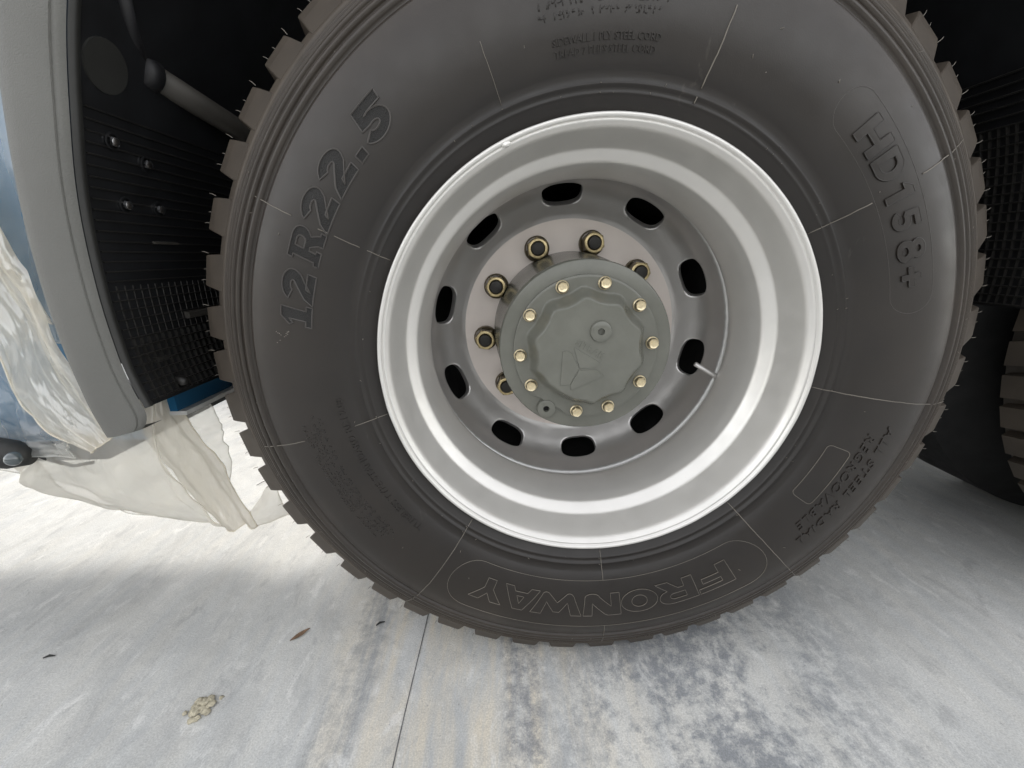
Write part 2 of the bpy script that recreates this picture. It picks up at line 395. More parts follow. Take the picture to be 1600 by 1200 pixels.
for a in BLK:
    if blk is None:
        o = blk = link('tread_block', bm, [M_RUBD, M_FLASH], tyre, smooth=False)
    else:
        o = link('tread_block', blk.data, None, tyre)
    o.rotation_euler = (0, -math.radians(a), 0)
bm = bmesh.new()
for k in range(50):
    for (y0, y1, off, sk) in ((.100, .148, 3.0, -.3), (.158, .222, 0.5, .25)):
        b2 = bmesh.new()
        block(b2, [(y0, .513), (y0 + .002, .540), (y1 - .002, .540 if y1 < .2 else .5365), (y1, .513)], 2.5, 2.8, sk)
        me = bpy.data.meshes.new('tmp'); b2.transform(Matrix.Rotation(-math.radians(k * 7.2 + off), 4, 'Y')); b2.to_mesh(me); b2.free()
        bm.from_mesh(me); bpy.data.meshes.remove(me)
tag(link('tread_pattern', bm, M_RUBD, tyre, smooth=False), kind='stuff')

# raised mould lines and small rubber nubs on the sidewall
def line_side(bm, pts, r, h, n=5, closed=False, jit=0.0):
    tube(bm, [on_side(a + jit * noise.noise((a * 3, q * 90, 1)), q, h) for a, q in pts], r, n, 0, closed)
FL = [(112, [(.328, .384)], .0003), (72.6, [(.318, .324), (.331, .400)], .0007), (32.0, [(.304, .363), (.418, .494)], .0007), (-8.0, [(.304, .521)], .0007), (-47.4, [(.306, .521)], .00065),
      (-87.3, [(.304, .346), (.4265, .484)], .0006), (-127.3, [(.305, .496)], .0006), (-167.4, [(.303, .344), (.41, .480)], .00055), (152.3, [(.304, .330), (.338, .366), (.372, .384) , (.415, .464)], .00055)]
for a, segs, rad in FL:
    for r0, r1 in segs:
        bm = bmesh.new(); n = max(4, int((r1 - r0) / .004))
        line_side(bm, [(a, r0 + (r1 - r0) * k / n) for k in range(n + 1)], rad, 0.0006, 5, jit=0.12)
        link('mould_line', bm, M_FLASH, tyre)
bm = bmesh.new()
for k in range(70):
    a = random.uniform(0, 360); r = random.choice([.3165, .3245, random.uniform(.34, .44), random.uniform(.34, .44), .4615, .484])
    p = on_side(a, r, -0.0005); q = on_side(a + random.uniform(-.4, .4), r + random.uniform(-.002, .003), random.uniform(.0008, .0032))
    tube(bm, [p, q], [.0006, .0003], 4)
for a in range(0, 360, 20):
    for r in (.3165, .3245):
        if random.random() < .6:
            tube(bm, [on_side(a + 12, r, 0), on_side(a + 12.3, r + .001, .003)], [.0006, .0004], 4)
tag(link('moulding_nubs', bm, M_FLASH, tyre), kind='stuff')

# ---- lettering
def arc(cx, cy, rx, ry, a0, a1, n=16):
    return [(cx + rx * math.cos(math.radians(a0 + (a1 - a0) * k / n)), cy + ry * math.sin(math.radians(a0 + (a1 - a0) * k / n))) for k in range(n + 1)]
def stroke(pts, w):
    P = [Vector(p) for p in pts]; L, Rr = [], []
    for i, p in enumerate(P):
        d0 = (p - P[i - 1]).normalized() if i else (P[1] - p).normalized()
        d1 = (P[i + 1] - p).normalized() if i < len(P) - 1 else d0
        n0, n1 = Vector((-d0.y, d0.x)), Vector((-d1.y, d1.x)); mtr = (n0 + n1)
        if mtr.length < .3: mtr = n0
        mtr.normalize(); k = min(1.8, 1 / max(.3, mtr.dot(n0)))
        L.append(p + mtr * w / 2 * k); Rr.append(p - mtr * w / 2 * k)
    return [tuple(q) for q in L + Rr[::-1]]
GL = {}
GL['1'] = (.62, [[(0, .72), (.22, 1), (.52, 1), (.52, .19), (.68, .19), (.68, 0), (.0, 0), (.0, .19), (.18, .19), (.18, .74), (.06, .60)]])
GL['2'] = (.82, [stroke(arc(.40, .70, .27, .19, 170, -10, 14) + [(.62, .56), (.20, .20), (.16, .13), (.82, .13)], .28)])
GL['5'] = (.82, [stroke([(.78, .865), (.22, .865), (.20, .58)] + arc(.38, .345, .29, .235, 110, -160, 20), .275)])
GL['.'] = (.30, [[(.02, 0), (.28, 0), (.28, .26), (.02, .26)]])
GL['R'] = (1.0, [[(0, 0), (.44, 0), (.44, .16), (.36, .16), (.36, .38), (.46, .38), (.60, .16), (.62, 0), (1.0, 0), (1.0, .16), (.90, .17), (.76, .43)] + arc(.60, .70, .32, .30, -55, 90, 12) + [(0, 1), (0, .84), (.10, .84), (.10, .16), (0, .16)],
                 [(.36, .55), (.36, .83), (.52, .83)] + arc(.54, .69, .12, .14, 90, -90, 8) + [(.5, .55)]])
GL['H'] = (.86, [[(0, 0), (.24, 0), (.24, .38), (.62, .38), (.62, 0), (.86, 0), (.86, 1), (.62, 1), (.62, .60), (.24, .60), (.24, 1), (0, 1)]])
GL['D'] = (.84, [[(0, 0)] + [(.40, 0)] + arc(.40, .5, .44, .5, -90, 90, 16) + [(0, 1)], [(.24, .2), (.38, .2)] + arc(.38, .5, .22, .3, -90, 90, 10) + [(.24, .8)]])
GL['S'] = (.50, [[(0, .70), (.22, 1), (.46, 1), (.46, 0), (.22, 0), (.22, .70)]])           # plain one of the model mark
GL['6'] = (.80, [stroke([(.70, .89), (.24, .89), (.21, .58)] + arc(.38, .33, .28, .22, 110, -165, 18), .20)])
GL['8'] = (.80, [arc(.40, .29, .39, .29, 155, 385, 22) + arc(.40, .74, .34, .26, -40, 220, 20), arc(.40, .29, .17, .115, 0, 345, 12), arc(.40, .755, .13, .095, 0, 345, 12)])
GL['+'] = (.80, [[(.30, .12), (.50, .12), (.50, .38), (.78, .38), (.78, .58), (.50, .58), (.50, .84), (.30, .84), (.30, .58), (.02, .58), (.02, .38), (.30, .38)]])
GL['F'] = (.95, [[(.0, 0), (.30, 0), (.30, .36), (.80, .36), (.80, .58), (.30, .58), (.30, .78), (.95, .78), (.95, 1), (0, 1)]])
GL['Rs'] = (1.0, [[(0, 0), (.28, 0), (.28, .34), (.44, .34), (.68, 0), (1.02, 0), (.74, .38)] + arc(.66, .68, .32, .32, -50, 90, 12) + [(0, 1)], [(.28, .54), (.28, .80), (.60, .80)] + arc(.60, .67, .10, .13, 90, -90, 8)])
GL['O'] = (1.05, [arc(.52, .5, .52, .5, 0, 352, 36), arc(.52, .5, .22, .26, 0, 346, 22)])
GL['N'] = (1.05, [[(.0, 0), (.26, 0), (.26, .58), (.60, .12)] + arc(.80, .16, .22, .16, 200, 350, 8) + [(1.05, 1), (.80, 1), (.80, .42), (.44, .94), (.36, 1), (0, 1)]])
GL['W'] = (1.35, [[(0, 1), (.24, .10)] + arc(.36, .10, .10, .10, 190, 340, 6) + [(.68, .42), (.92, .06)] + arc(1.02, .10, .10, .10, 220, 350, 6) + [(1.36, 1), (1.08, 1), (.98, .42), (.76, .86), (.60, .86), (.40, .40), (.28, 1)]])
GL['A'] = (1.08, [[(0, 0), (.26, 0), (.36, .20), (.74, .20), (.82, 0), (1.08, 0), (.68, 1), (.40, 1)], [(.44, .38), (.54, .72), (.66, .38)]])
GL['Y'] = (.98, [[(.36, 0), (.64, 0), (.64, .42), (.98, 1), (.68, 1), (.50, .64), (.32, 1), (0, 1), (.36, .42)]])
def resample(loop, d):
    o = []; n = len(loop)
    for i in range(n):
        a, bq = Vector(loop[i]), Vector(loop[(i + 1) % n]); k = max(1, int(math.ceil((bq - a).length / d)))
        o += [a.lerp(bq, j / k) for j in range(k)]
    return o
def glyph(ch, a0, a1, r0, r1, h, mats, rim=0.0, rimh=0.0, shear=0.0, name='raised_letter', grid=.005):
    """one raised letter: a0 -> a1 clockwise, baseline r0, cap line r1"""
    w, loops = GL[ch]; hgt = r1 - r0; rm = (r0 + r1) / 2
    W = abs(a0 - a1) * PI / 180 * rm; sx_ = W / w
    def put(u, vv, hh): return on_side(a0 - math.degrees((u + shear * (vv - hgt / 2)) / rm), r0 + vv, hh)
    LP = [resample([(x * sx_, y * hgt) for x, y in lp], .0025) for lp in loops]
    bm = bmesh.new()
    flat = [p for lp in LP for p in lp]
    vs = [bm.verts.new((p.x, p.y, 0)) for p in flat]
    for tri in tessellate_polygon([[Vector((p.x, p.y, 0)) for p in lp] for lp in LP]):
        try: bm.faces.new([vs[i] for i in tri])
        except ValueError: pass
    for ax, mx in ((0, W), (1, hgt)):
        q = grid
        while q < mx:
            co_ = Vector((q, 0, 0)) if ax == 0 else Vector((0, q, 0)); no = Vector((1, 0, 0)) if ax == 0 else Vector((0, 1, 0))
            bmesh.ops.bisect_plane(bm, geom=bm.verts[:] + bm.edges[:] + bm.faces[:], plane_co=co_, plane_no=no); q += grid
    for vv in bm.verts: vv.co = put(vv.co.x, vv.co.y, h)
    if h > 0:
        for lp in LP:
            A = [bm.verts.new(put(p.x, p.y, h)) for p in lp]; B = [bm.verts.new(put(p.x, p.y, -.001)) for p in lp]
            for k in range(len(lp)): bm.faces.new((A[k], A[(k + 1) % len(lp)], B[(k + 1) % len(lp)], B[k])).material_index = len(mats) - 1
    if rim:
        for lp in LP:
            tube(bm, [put(p.x, p.y, rimh) for p in lp], rim, 5, len(mats) - 1, True)
    return link(name, bm, mats, tyre, angle=40)

for ch, a0, a1 in (('1', 170.1, 166.6), ('2', 165.6, 160.4), ('R', 158.6, 152.6), ('2', 152.0, 146.4), ('2', 145.3, 139.7), ('.', 138.6, 136.4), ('5', 135.4, 129.4)):
    glyph(ch, a0, a1, .3725, .4085, 0.0004, [M_STIP, M_EDGE], 0.0010, 0.0005, 0.12, 'size_numeral')
for ch, a0, a1 in (('H', 44.6, 39.3), ('D', 38.5, 34.0), ('S', 32.6, 30.0), ('6', 28.3, 24.6), ('8', 22.9, 18.9)):
    glyph(ch, a0, a1, .3745, .4040, 0.0017, [M_RUB, M_RUB], 0.0006, .0014, 0.0, 'model_letter')
glyph('+', 18.0, 14.2, .374, .402, 0.0017, [M_RUB, M_RUB], 0.0006, .0014, 0, 'model_letter')
for ch, a0, a1 in (('F', -57.2, -65.4), ('Rs', -65.8, -74.6), ('O', -74.8, -83.4), ('N', -83.6, -92.2), ('W', -92.6, -104.2), ('A', -103.0, -111.6), ('Y', -111.2, -118.8)):
    glyph(ch, a0, a1, .3660, .4040, 0.0009, [M_RUB, M_RUB, M_FLASH], 0.00034, .0010, 0.0, 'brand_letter')

def outline(name, pts, r, h, m_, jit=0.0):
    bm = bmesh.new(); line_side(bm, pts, r, h, 5, True); return link(name, bm, m_, tyre)
def stadium(a0, a1, r0, r1, k=0.5):
    """closed outline between two radii with round ends, angles in degrees (a0 > a1)"""
    rm, rr = (r0 + r1) / 2, (r1 - r0) / 2; e = math.degrees(rr / rm); o = []
    n = 40
    o += [(a0 - e - (a0 - a1 - 2 * e) * i / n, r1) for i in range(n)]
    o += [(a1 + e - e * math.sin(PI * i / 16), rm + rr * math.cos(PI * i / 16)) for i in range(16)]
    o += [(a1 + e + (a0 - a1 - 2 * e) * i / n, r0) for i in range(n)]
    o += [(a0 - e + e * math.sin(PI * i / 16), rm - rr * math.cos(PI * i / 16)) for i in range(16)]
    return o
outline('brand_outline', stadium(-49.0, -124.5, .3465, .4265), .00036, .0003, M_FLASH)
outline('model_outline', stadium(50.5, 9.3, .3655, .4125), .0004, -.00010, M_EDGE)
def roundrect(a0, a1, r0, r1, c=.006):
    rm = (r0 + r1) / 2; e = math.degrees(c / rm); o = []
    for (ca, cr, s) in ((a1 + e, r1 - c, 0), (a1 + e, r0 + c, 1), (a0 - e, r0 + c, 2), (a0 - e, r1 - c, 3)):
        for i in range(7):
            w = PI / 2 * (i / 6 + s); o.append((ca - e * math.sin(w), cr + c * math.cos(w)))
    return [(p.x, p.y) for p in resample(o, 1.0)]
outline('blank_label_outline', roundrect(-20.3, -34.6, .3475, .3770), .00045, .0004, M_FLASH)

def small_text(s, a0, a1, r0, r1, ext, bold, mats, name, shear=0.0):
    cu = bpy.data.curves.new('tmp', 'FONT'); cu.body = s; cu.size = 1; cu.offset = bold; cu.resolution_u = 2; cu.extrude = 0.5; cu.shear = shear; cu.space_character = 1.0 if bold < .02 else 1.22
    o = bpy.data.objects.new('tmp', cu); COL.objects.link(o)
    dg = bpy.context.evaluated_depsgraph_get(); me = bpy.data.meshes.new_from_object(o.evaluated_get(dg))
    bpy.data.objects.remove(o); bpy.data.curves.remove(cu)
    xs = [q.co.x for q in me.vertices]; x0, x1 = min(xs), max(xs); cap = 0.729
    for q in me.vertices:
        u = (q.co.x - x0) / (x1 - x0); q.co = on_side(a0 + (a1 - a0) * u, r0 + (r1 - r0) * q.co.y / cap, (q.co.z + .5) * ext * 1.4 - .4 * ext)
    for mm in mats: me.materials.append(mm)
    return link(name, me, None, tyre)
small_text('ALL STEEL RADIAL', -13.0, -42.3, .4045, .4160, .0013, .022, [M_RUB], 'small_lettering', .25)
small_text('REGROOVABLE', -15.3, -40.2, .3840, .3965, .0013, .022, [M_RUB], 'small_lettering', .25)
small_text('TUBELESS TYPE STANDARD RIM 9.00', -137.2, -174.6, .3485, .3575, .0014, .014, [M_RUB], 'small_lettering')
small_text('SIDEWALL 1 PLY STEEL CORD', 100.9, 82.6, .3580, .3645, .0014, .014, [M_RUB], 'small_lettering')
small_text('TREAD 7 PLIES STEEL CORD', 100.7, 83.1, .3480, .3545, .0014, .014, [M_RUB], 'small_lettering')
# worn lines of print that cannot be read any more
def worn(a0, a1, r0, hgt, seed, miss=.2, h=.0006):
    rnd = random.Random(seed); bm = bmesh.new(); a = a0; st = math.degrees(hgt * .75 / r0)
    while a > a1:
        if rnd.random() > miss:
            for k in range(rnd.choice((2, 2, 3))):
                p0 = (a - rnd.random() * st * .6, r0 + rnd.choice((0, .5)) * hgt)
                p1 = (p0[0] if rnd.random() < .55 else p0[0] - st * .5, p0[1] + (rnd.uniform(.5, 1) * hgt if p0[1] == r0 else .4 * hgt))
                if p0[0] == p1[0] or rnd.random() < .5: tube(bm, [on_side(*p0, h * .5), on_side(*p1, h * .5)], .0006, 4)
                else: tube(bm, [on_side(*p0, h * .5), on_side(p1[0], p0[1], h * .5)], .0006, 4)
        a -= st
    tag(link('worn_lettering', bm, M_RUB, tyre), kind='stuff')
for i, (r, a0, a1) in enumerate(((.4020, -143, -171), (.3945, -141.5, -169), (.3870, -141.5, -172), (.3795, -141, -171.5))): worn(a0, a1, r, .0055, i)
worn(102.5, 82.4, .3890, .0065, 11); worn(102.5, 83.4, .3790, .0065, 12)
# chalky pale tick by the size mark
bm = bmesh.new()
for s in (((173.6, .4135), (172.4, .4075), (172.0, .4005)), ((171.6, .4140), (172.3, .4075)), ((171.4, .3985), (171.8, .4020))):
    for k in range(8):
        a = s[0][0] + (s[-1][0] - s[0][0]) * k / 7; r = s[0][1] + (s[-1][1] - s[0][1]) * k / 7
        if random.random() < .6: tube(bm, [on_side(a, r, .0001), on_side(a + random.uniform(-.15, .15), r + .0012, .0003)], .0005, 4)
link('chalk_tick', bm, M_FLASH, tyre)

# ---- rim
bm = bmesh.new()
rp = [(.014, .2895), (.006, .2962), (.0022, .2982), (.0003, .2980), (-.0008, .2966), (-.0008, .2950), (.0002, .2934), (.0012, .2927), (.0034, .2922), (.0036, .2914), (.0026, .2908), (.0050, .2892), (.0080, .2868), (.0105, .2852), (.0135, .2840), (.0160, .2833), (.030, .2797), (.0530, .2739), (.0558, .2729), (.0580, .2712), (.0600, .2690), (.0670, .2622), (.0695, .2600), (.0715, .2588), (.0745, .2578), (.0820, .2567), (.0840, .2561), (.096, .2545), (.110, .2528), (.125, .2517), (.138, .2515), (.148, .2523), (.157, .2548), (.165, .2590), (.173, .2640), (.180, .2672), (.190, .2685), (.215, .270), (.245, .276), (.262, .286), (.262, .294), (.255, .294)]
lathe(bm, rp, 256)
for vv in bm.verts:                       # hammered, slightly uneven lip
    r = math.hypot(vv.co.x, vv.co.z)
    if vv.co.y < .004 and r > .2905:
        a = math.atan2(vv.co.z, vv.co.x); k = 1 + .0016 * noise.noise((a * 9, r * 40, 0)) * (1.0 if vv.co.z < .1 else .4); vv.co.x *= k; vv.co.z *= k
rim = link('rim', bm, M_SIL, wheel, WL)
bm = bmesh.new(); a0 = math.radians(114.0)    # blob of paint and weld on the lip
bmesh.ops.create_icosphere(bm, subdivisions=3, radius=1)
for vv in bm.verts:
    c = vv.co * (1 + .35 * noise.noise(vv.co * 2.1)); r = .2922 + c.x * .0035; a = a0 + c.z * .017 ; vv.co = (r * math.cos(a), .0008 + c.y * .0022, r * math.sin(a))
link('lip_weld', bm, M_SIL, rim)
bm = bmesh.new()
p0, p1 = Vector((.2570, .174, -.0765)), Vector((.2165, .186, -.0520))
tube(bm, [p0, p0.lerp(p1, .2), p0.lerp(p1, .5), p0.lerp(p1, .97), p1], [.0042, .0046, .0042, .0042, .0028], 14)
bmesh.ops.create_icosphere(bm, subdivisions=2, radius=.0085, matrix=Matrix.Translation(p0.lerp(p1, -.02)))
link('valve_stem', bm, M_DISC, rim)

# ---- disc with ten hand holes
DP = [(.146, .2870), (.160, .2866), (.180, .2860), (.2005, .2850), (.2075, .2840), (.2145, .2812), (.224, .2750), (.234, .2680), (.243, .2620), (.2505, .2560), (.2570, .2480), (.2615, .2380), (.2645, .2250), (.2660, .2080), (.2668, .1880)]
S = [0.0]
for (r0, y0), (r1, y1) in zip(DP, DP[1:]): S.append(S[-1] + math.hypot(r1 - r0, y1 - y0))
def disc_pt(a, s, h=0.0):
    s = max(0, min(S[-1], s))
    r = interp(s, [(S[i], DP[i][0]) for i in range(len(S))]); y = interp(s, [(S[i], DP[i][1]) for i in range(len(S))])
    d = .003; s0, s1 = max(0, s - d), min(S[-1], s + d)
    dr = interp(s1, [(S[i], DP[i][0]) for i in range(len(S))]) - interp(s0, [(S[i], DP[i][0]) for i in range(len(S))])
    dy = interp(s1, [(S[i], DP[i][1]) for i in range(len(S))]) - interp(s0, [(S[i], DP[i][1]) for i in range(len(S))])
    L_ = math.hypot(dr, dy); nr, ny = dy / L_, -dr / L_       # towards the viewer
    return ((r + nr * h) * math.cos(a), y + ny * h, (r + nr * h) * math.sin(a))
bm = bmesh.new()
s_in, s_hole, s_out = S[4], interp(.2485, [(DP[i][0], S[i]) for i in range(len(S))]), S[-1]
nb = 24
vc = {}
def V(a, s, h=0.0):
    k = (round(math.cos(a), 5), round(math.sin(a), 5), round(s, 5), round(h, 5))
    if k not in vc: vc[k] = bm.verts.new(disc_pt(a, s, h))
    return vc[k]
HA = [94.75 - 36 * k for k in range(10)]
for hc in HA:
    hc = math.radians(hc); w = math.radians(18)
    K = 48; rows = 9; prev = None
    for j in range(rows + 1):
        f = j / rows; row = []
        for k in range(K):
            t_ = 2 * PI * k / K; c_, s_ = math.cos(t_), math.sin(t_)
            # superellipse hole, box boundary
            e = (abs(c_) ** 2.6 + abs(s_) ** 2.6) ** (-1 / 2.6); hx, hy = c_ * e * math.radians(8.5), s_ * e * .0235
            q = 1 / max(abs(c_), abs(s_)); bx = c_ * q * w; by = s_ * q; by = by * (s_out - s_hole) if by > 0 else by * (s_hole - s_in)
            g = f ** 1.25
            row.append(V(hc + hx + (bx - hx) * g, s_hole + hy + (by - hy) * g))
        if j == 0:
            # rounded, thick edge of the hole
            inner = None; last = row
            for (sc_, dep) in ((.985, -.0007), (.962, -.0022), (.948, -.0045), (.945, -.0135)):
                nr_ = []
                for k in range(K):
                    t_ = 2 * PI * k / K; c_, s_ = math.cos(t_), math.sin(t_); e = (abs(c_) ** 2.6 + abs(s_) ** 2.6) ** (-1 / 2.6)
                    nr_.append(bm.verts.new(disc_pt(hc + c_ * e * math.radians(8.5) * sc_, s_hole + s_ * e * .0235 * sc_, dep)))
                for k in range(K): bm.faces.new((last[k], last[(k + 1) % K], nr_[(k + 1) % K], nr_[k]))
                last = nr_
        else:
            for k in range(K):
                f4 = [prev[k], prev[(k + 1) % K], row[(k + 1) % K], row[k]]
                f4 = [x for i, x in enumerate(f4) if x not in f4[:i]]
                if len(f4) >= 3:
                    try: bm.faces.new(f4)
                    except ValueError: pass
        prev = row
bmesh.ops.remove_doubles(bm, verts=bm.verts, dist=.00002)
lathe(bm, [(DP[i][1], DP[i][0]) for i in range(0, 4)] + [(DP[4][1], DP[4][0])], 160)
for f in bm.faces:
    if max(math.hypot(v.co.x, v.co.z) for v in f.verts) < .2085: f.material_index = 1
disc = link('wheel_disc', bm, [M_DISC, M_DISC_LIT], wheel, WL, angle=60)
bm = bmesh.new(); n = 260                              # lumpy weld bead between the disc and the rim
pts, rad = [], []
for k in range(n):
    a = 2 * PI * k / n; pts.append((.2668 * math.cos(a), .1850 + .0008 * noise.noise((k * .3, 0, 0)), .2668 * math.sin(a))); rad.append(.0052 + .0012 * noise.noise((k * .9, 4, 0)) + .0004 * math.sin(k * 2.2))
tube(bm, pts, rad, 8, 0, True)
link('weld_bead', bm, M_WELD, disc)

# ---- lug nuts
nut0 = None
bm = bmesh.new()
lathe(bm, [(.0, 0), (.0, .0238), (-.0035, .0240), (-.0075, .0232), (-.0090, .0215)], 28, 0)
A, B = prism(bm, 6, .0212, .0205, -.0080, -.0300, mat=0, cap0=False, cap1=False)
prism(bm, 6, .0205, .0183, -.0300, -.0330, mat=1, cap0=False, cap1=False)
lathe(bm, [(-.0330, .0178), (-.0336, .0165), (-.0336, .0136), (-.0318, .0124)], 28, 1)
lathe(bm, [(-.0300, .0126), (-.0350, .0122), (-.0375, .0108), (-.0385, .006), (-.0385, 0)], 24, 2)
for k in range(10):
    a = math.radians(112.3 - 36 * k)
    if nut0 is None: o = nut0 = link('lug_nut', bm, [M_OLIVE, M_NUTG, M_STUD], wheel, angle=35)
    else: o = link('lug_nut', nut0.data, None, wheel)
    o.location = (.1675 * math.cos(a), .2862 - .13, H + .1675 * math.sin(a)); o.rotation_euler = (0, random.uniform(0, 1), 0)

# ---- hub and cover
bm = bmesh.new()
lathe(bm, [(.1045, 0.10), (.1045, .1335), (.1052, .1356), (.1075, .1370), (.150, .1372), (.175, .139), (.21, .143), (.25, .1478), (.2875, .1495)], 160)
hub = link('hub', bm, M_HUB, wheel, WL, angle=35)
BA = [111.9, 75.9, 39.9, 4.1, -32.0, -68.0, -97.2, -146.8, -176.0, 147.8]
def sstep(x): x = max(0, min(1, x)); return x * x * (3 - 2 * x)
DRAIN = math.radians(-122.2)
bm = bmesh.new(); n = 200; rings = []
rl = [0, .01, .02, .03, .04, .05, .058, .064] + [.066 + .0011 * k for k in range(36)] + [.107, .110, .1130, .1142, .1148]
for r in rl:
    row = []
    for k in range(n):
        a = 2 * PI * k / n
        dmin = min(abs((math.degrees(a) - q + 180) % 360 - 180) for q in BA)
        rb = .0975 - .0065 * (1 - sstep((dmin - 3) / 15))
        dd = abs((a - DRAIN + PI) % (2 * PI) - PI); rb -= .0085 * (1 - sstep((math.degrees(dd) - 7) / 14))
        y = .0985 - .0255 * (1 - sstep((r - (rb - .0165)) / .0165)) - .0004 * (1 - r / .12)
        rr = r
        if r > .1135: y = {.1142: .0991, .1148: .1046}[r]
        if r > .108 and math.degrees(dd) < 17:      # the rim of the cover runs round the drain boss
            rr = r - (.0165 * math.cos(math.degrees(dd) / 17 * PI / 2) ** .7) * sstep((r - .106) / .008) * .55
        row.append(bm.verts.new((rr * math.cos(a), y, rr * math.sin(a))))
    rings.append(row)
bmesh.ops.pointmerge(bm, verts=rings[0], merge_co=rings[0][0].co); rings[0] = [v for v in bm.verts if v.is_valid and abs(v.co.x) + abs(v.co.z) < 1e-6]
for i in range(len(rl) - 1):
    for k in range(n):
        k2 = (k + 1) % n
        if i == 0: bm.faces.new((rings[0][0], rings[1][k], rings[1][k2]))
        else: bm.faces.new((rings[i][k], rings[i + 1][k], rings[i + 1][k2], rings[i][k2]))
cover = link('hub_cover', bm, M_HUB, wheel, WL, angle=50)
bm = bmesh.new()
lathe(bm, [(0, .0100), (-.0016, .0104), (-.0030, .0096), (-.0034, .0088)], 24)
prism(bm, 6, .0083, .0083, -.0030, -.0092, cap0=False, cap1=False); prism(bm, 6, .0083, .0072, -.0092, -.0104, cap0=False, cap1=False)
lathe(bm, [(-.0104, .0070), (-.0098, .0058), (-.0099, 0)], 18)
for (x, z, w_, h_) in ((-.002, .002, .0012, .0016), (.002, .002, .0012, .0016), (0, -.0028, .003, .0009)): box(bm, x - w_ , x + w_, -.0106, -.0096, z - h_, z + h_)
b0 = None
for q in BA:
    a = math.radians(q)
    o = link('cover_bolt', bm, M_GOLD, cover, angle=35) if b0 is None else link('cover_bolt', b0.data, None, cover)
    b0 = b0 or o
    o.location = (.1042 * math.cos(a), .0985, .1042 * math.sin(a)); o.rotation_euler = (0, random.uniform(0, 6), 0)
def plug(name, x, y, z, r, hgt, parent):
    bm = bmesh.new()
    lathe(bm, [(0, r + .001), (-hgt + .002, r), (-hgt + .0006, r - .0004), (-hgt, r - .0014), (-hgt, .0052)], 32, 0)
    prism(bm, 6, .0052, .0050, -hgt, -hgt + .006, mat=0, cap0=False, cap1=False); prism(bm, 6, .0050, .0001, -hgt + .006, -hgt + .0062, mat=1, cap0=False)
    return link(name, bm, [M_HUB, M_BLACK], parent, (x, y, z), angle=35)
plug('filler_plug', .0165, .0728, .0325, .0158, .0055, cover)
plug('drain_plug', -.0625, .1035, -.0985, .0150, .0075, hub)
# raised emblem and name on the cover
def plateau(bm, poly, y0, hgt):
    A = [bm.verts.new((x, y0 - hgt, z)) for x, z in poly]
    B = [bm.verts.new((x + (x - sum(p[0] for p in poly) / len(poly)) * .05, y0 + .001, z + (z - sum(p[1] for p in poly) / len(poly)) * .05)) for x, z in poly]
    bm.faces.new(A)
    for k in range(len(poly)): bm.faces.new((A[k], A[(k + 1) % len(poly)], B[(k + 1) % len(poly)], B[k]))
bm = bmesh.new()
E1 = [(-.040, .002), (-.033, .0032), (-.0265, -.0005), (-.0155, -.0235), (-.0285, -.050), (-.043, -.051)]
E2 = [(-.023, .009), (.017, -.016), (.010, -.0235), (-.014, -.0235)]
E3 = [(-.0145, -.0275), (.0125, -.0275), (.023, -.037), (-.026, -.059), (-.0275, -.051)]
for e_ in (E1, E2, E3): plateau(bm, e_, .0728, .0013)
link('raised_emblem', bm, M_HUB, cover, smooth=False)
cu = bpy.data.curves.new('tmp', 'FONT'); cu.body = 'SITRAK'; cu.size = 1; cu.extrude = .5; cu.offset = .02; cu.resolution_u = 2
o = bpy.data.objects.new('tmp', cu); COL.objects.link(o); dg = bpy.context.evaluated_depsgraph_get(); me = bpy.data.meshes.new_from_object(o.evaluated_get(dg)); bpy.data.objects.remove(o)
x1 = max(q.co.x for q in me.vertices); du = Vector((.043, -.026)); dv = Vector((.0052, .0092))
for q in me.vertices:
    p = Vector((-.0215, .0135)) + du * (q.co.x / x1) + dv * (q.co.y / .729); q.co = (p.x, .0730 - (q.co.z + .5) * .0013, p.y)
me.materials.append(M_HUB); link('raised_lettering', me, None, cover)

# ---- what shows through the hand holes
bm = bmesh.new()
lathe(bm, [(.300, .150), (.300, .200), (.306, .206), (.33, .208), (.335, .213), (.345, .213), (.35, .208), (.52, .210), (.53, .10), (.53, 0)], 96)
link('brake_drum', bm, M_DRUM, wheel, WL, angle=35)
bm = bmesh.new()
lathe(bm, [(.27, .292), (.30, .286), (.34, .280), (.40, .272), (.50, .262), (.56, .270), (.62, .290), (.62, .31)], 96)
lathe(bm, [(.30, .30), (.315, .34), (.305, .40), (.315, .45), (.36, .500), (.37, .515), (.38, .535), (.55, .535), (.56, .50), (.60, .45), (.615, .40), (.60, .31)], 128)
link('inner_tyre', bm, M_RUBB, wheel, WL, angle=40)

# ---- the second wheel of the tandem
def copy_tree(o, parent=None, skip=()):
    c = o.copy(); COL.objects.link(c); c.parent = parent
    for ch in list(o.children):
        if ch.name.split('.')[0] not in skip: copy_tree(ch, c, skip)
    return c
w2 = copy_tree(wheel, None, ('size_numeral', 'model_letter', 'brand_letter', 'small_lettering', 'worn_lettering', 'brand_outline', 'model_outline', 'blank_label_outline', 'chalk_tick', 'mould_line', 'raised_lettering', 'raised_emblem', 'lug_nut', 'valve_stem', 'lip_weld', 'cover_bolt', 'filler_plug', 'drain_plug', 'weld_bead'))
w2.location = (1.365, 0.13, 0); w2['label'] = 'second dark truck tyre, only its tread showing in shade behind the lettered one'
w2.rotation_euler = (0, math.radians(3.1), 0)
w2.location = (1.365 - math.sin(math.radians(3.1)) * H, 0.13, H * (1 - math.cos(math.radians(3.1))))
for w_ in (wheel, w2): w_['group'] = GROUP

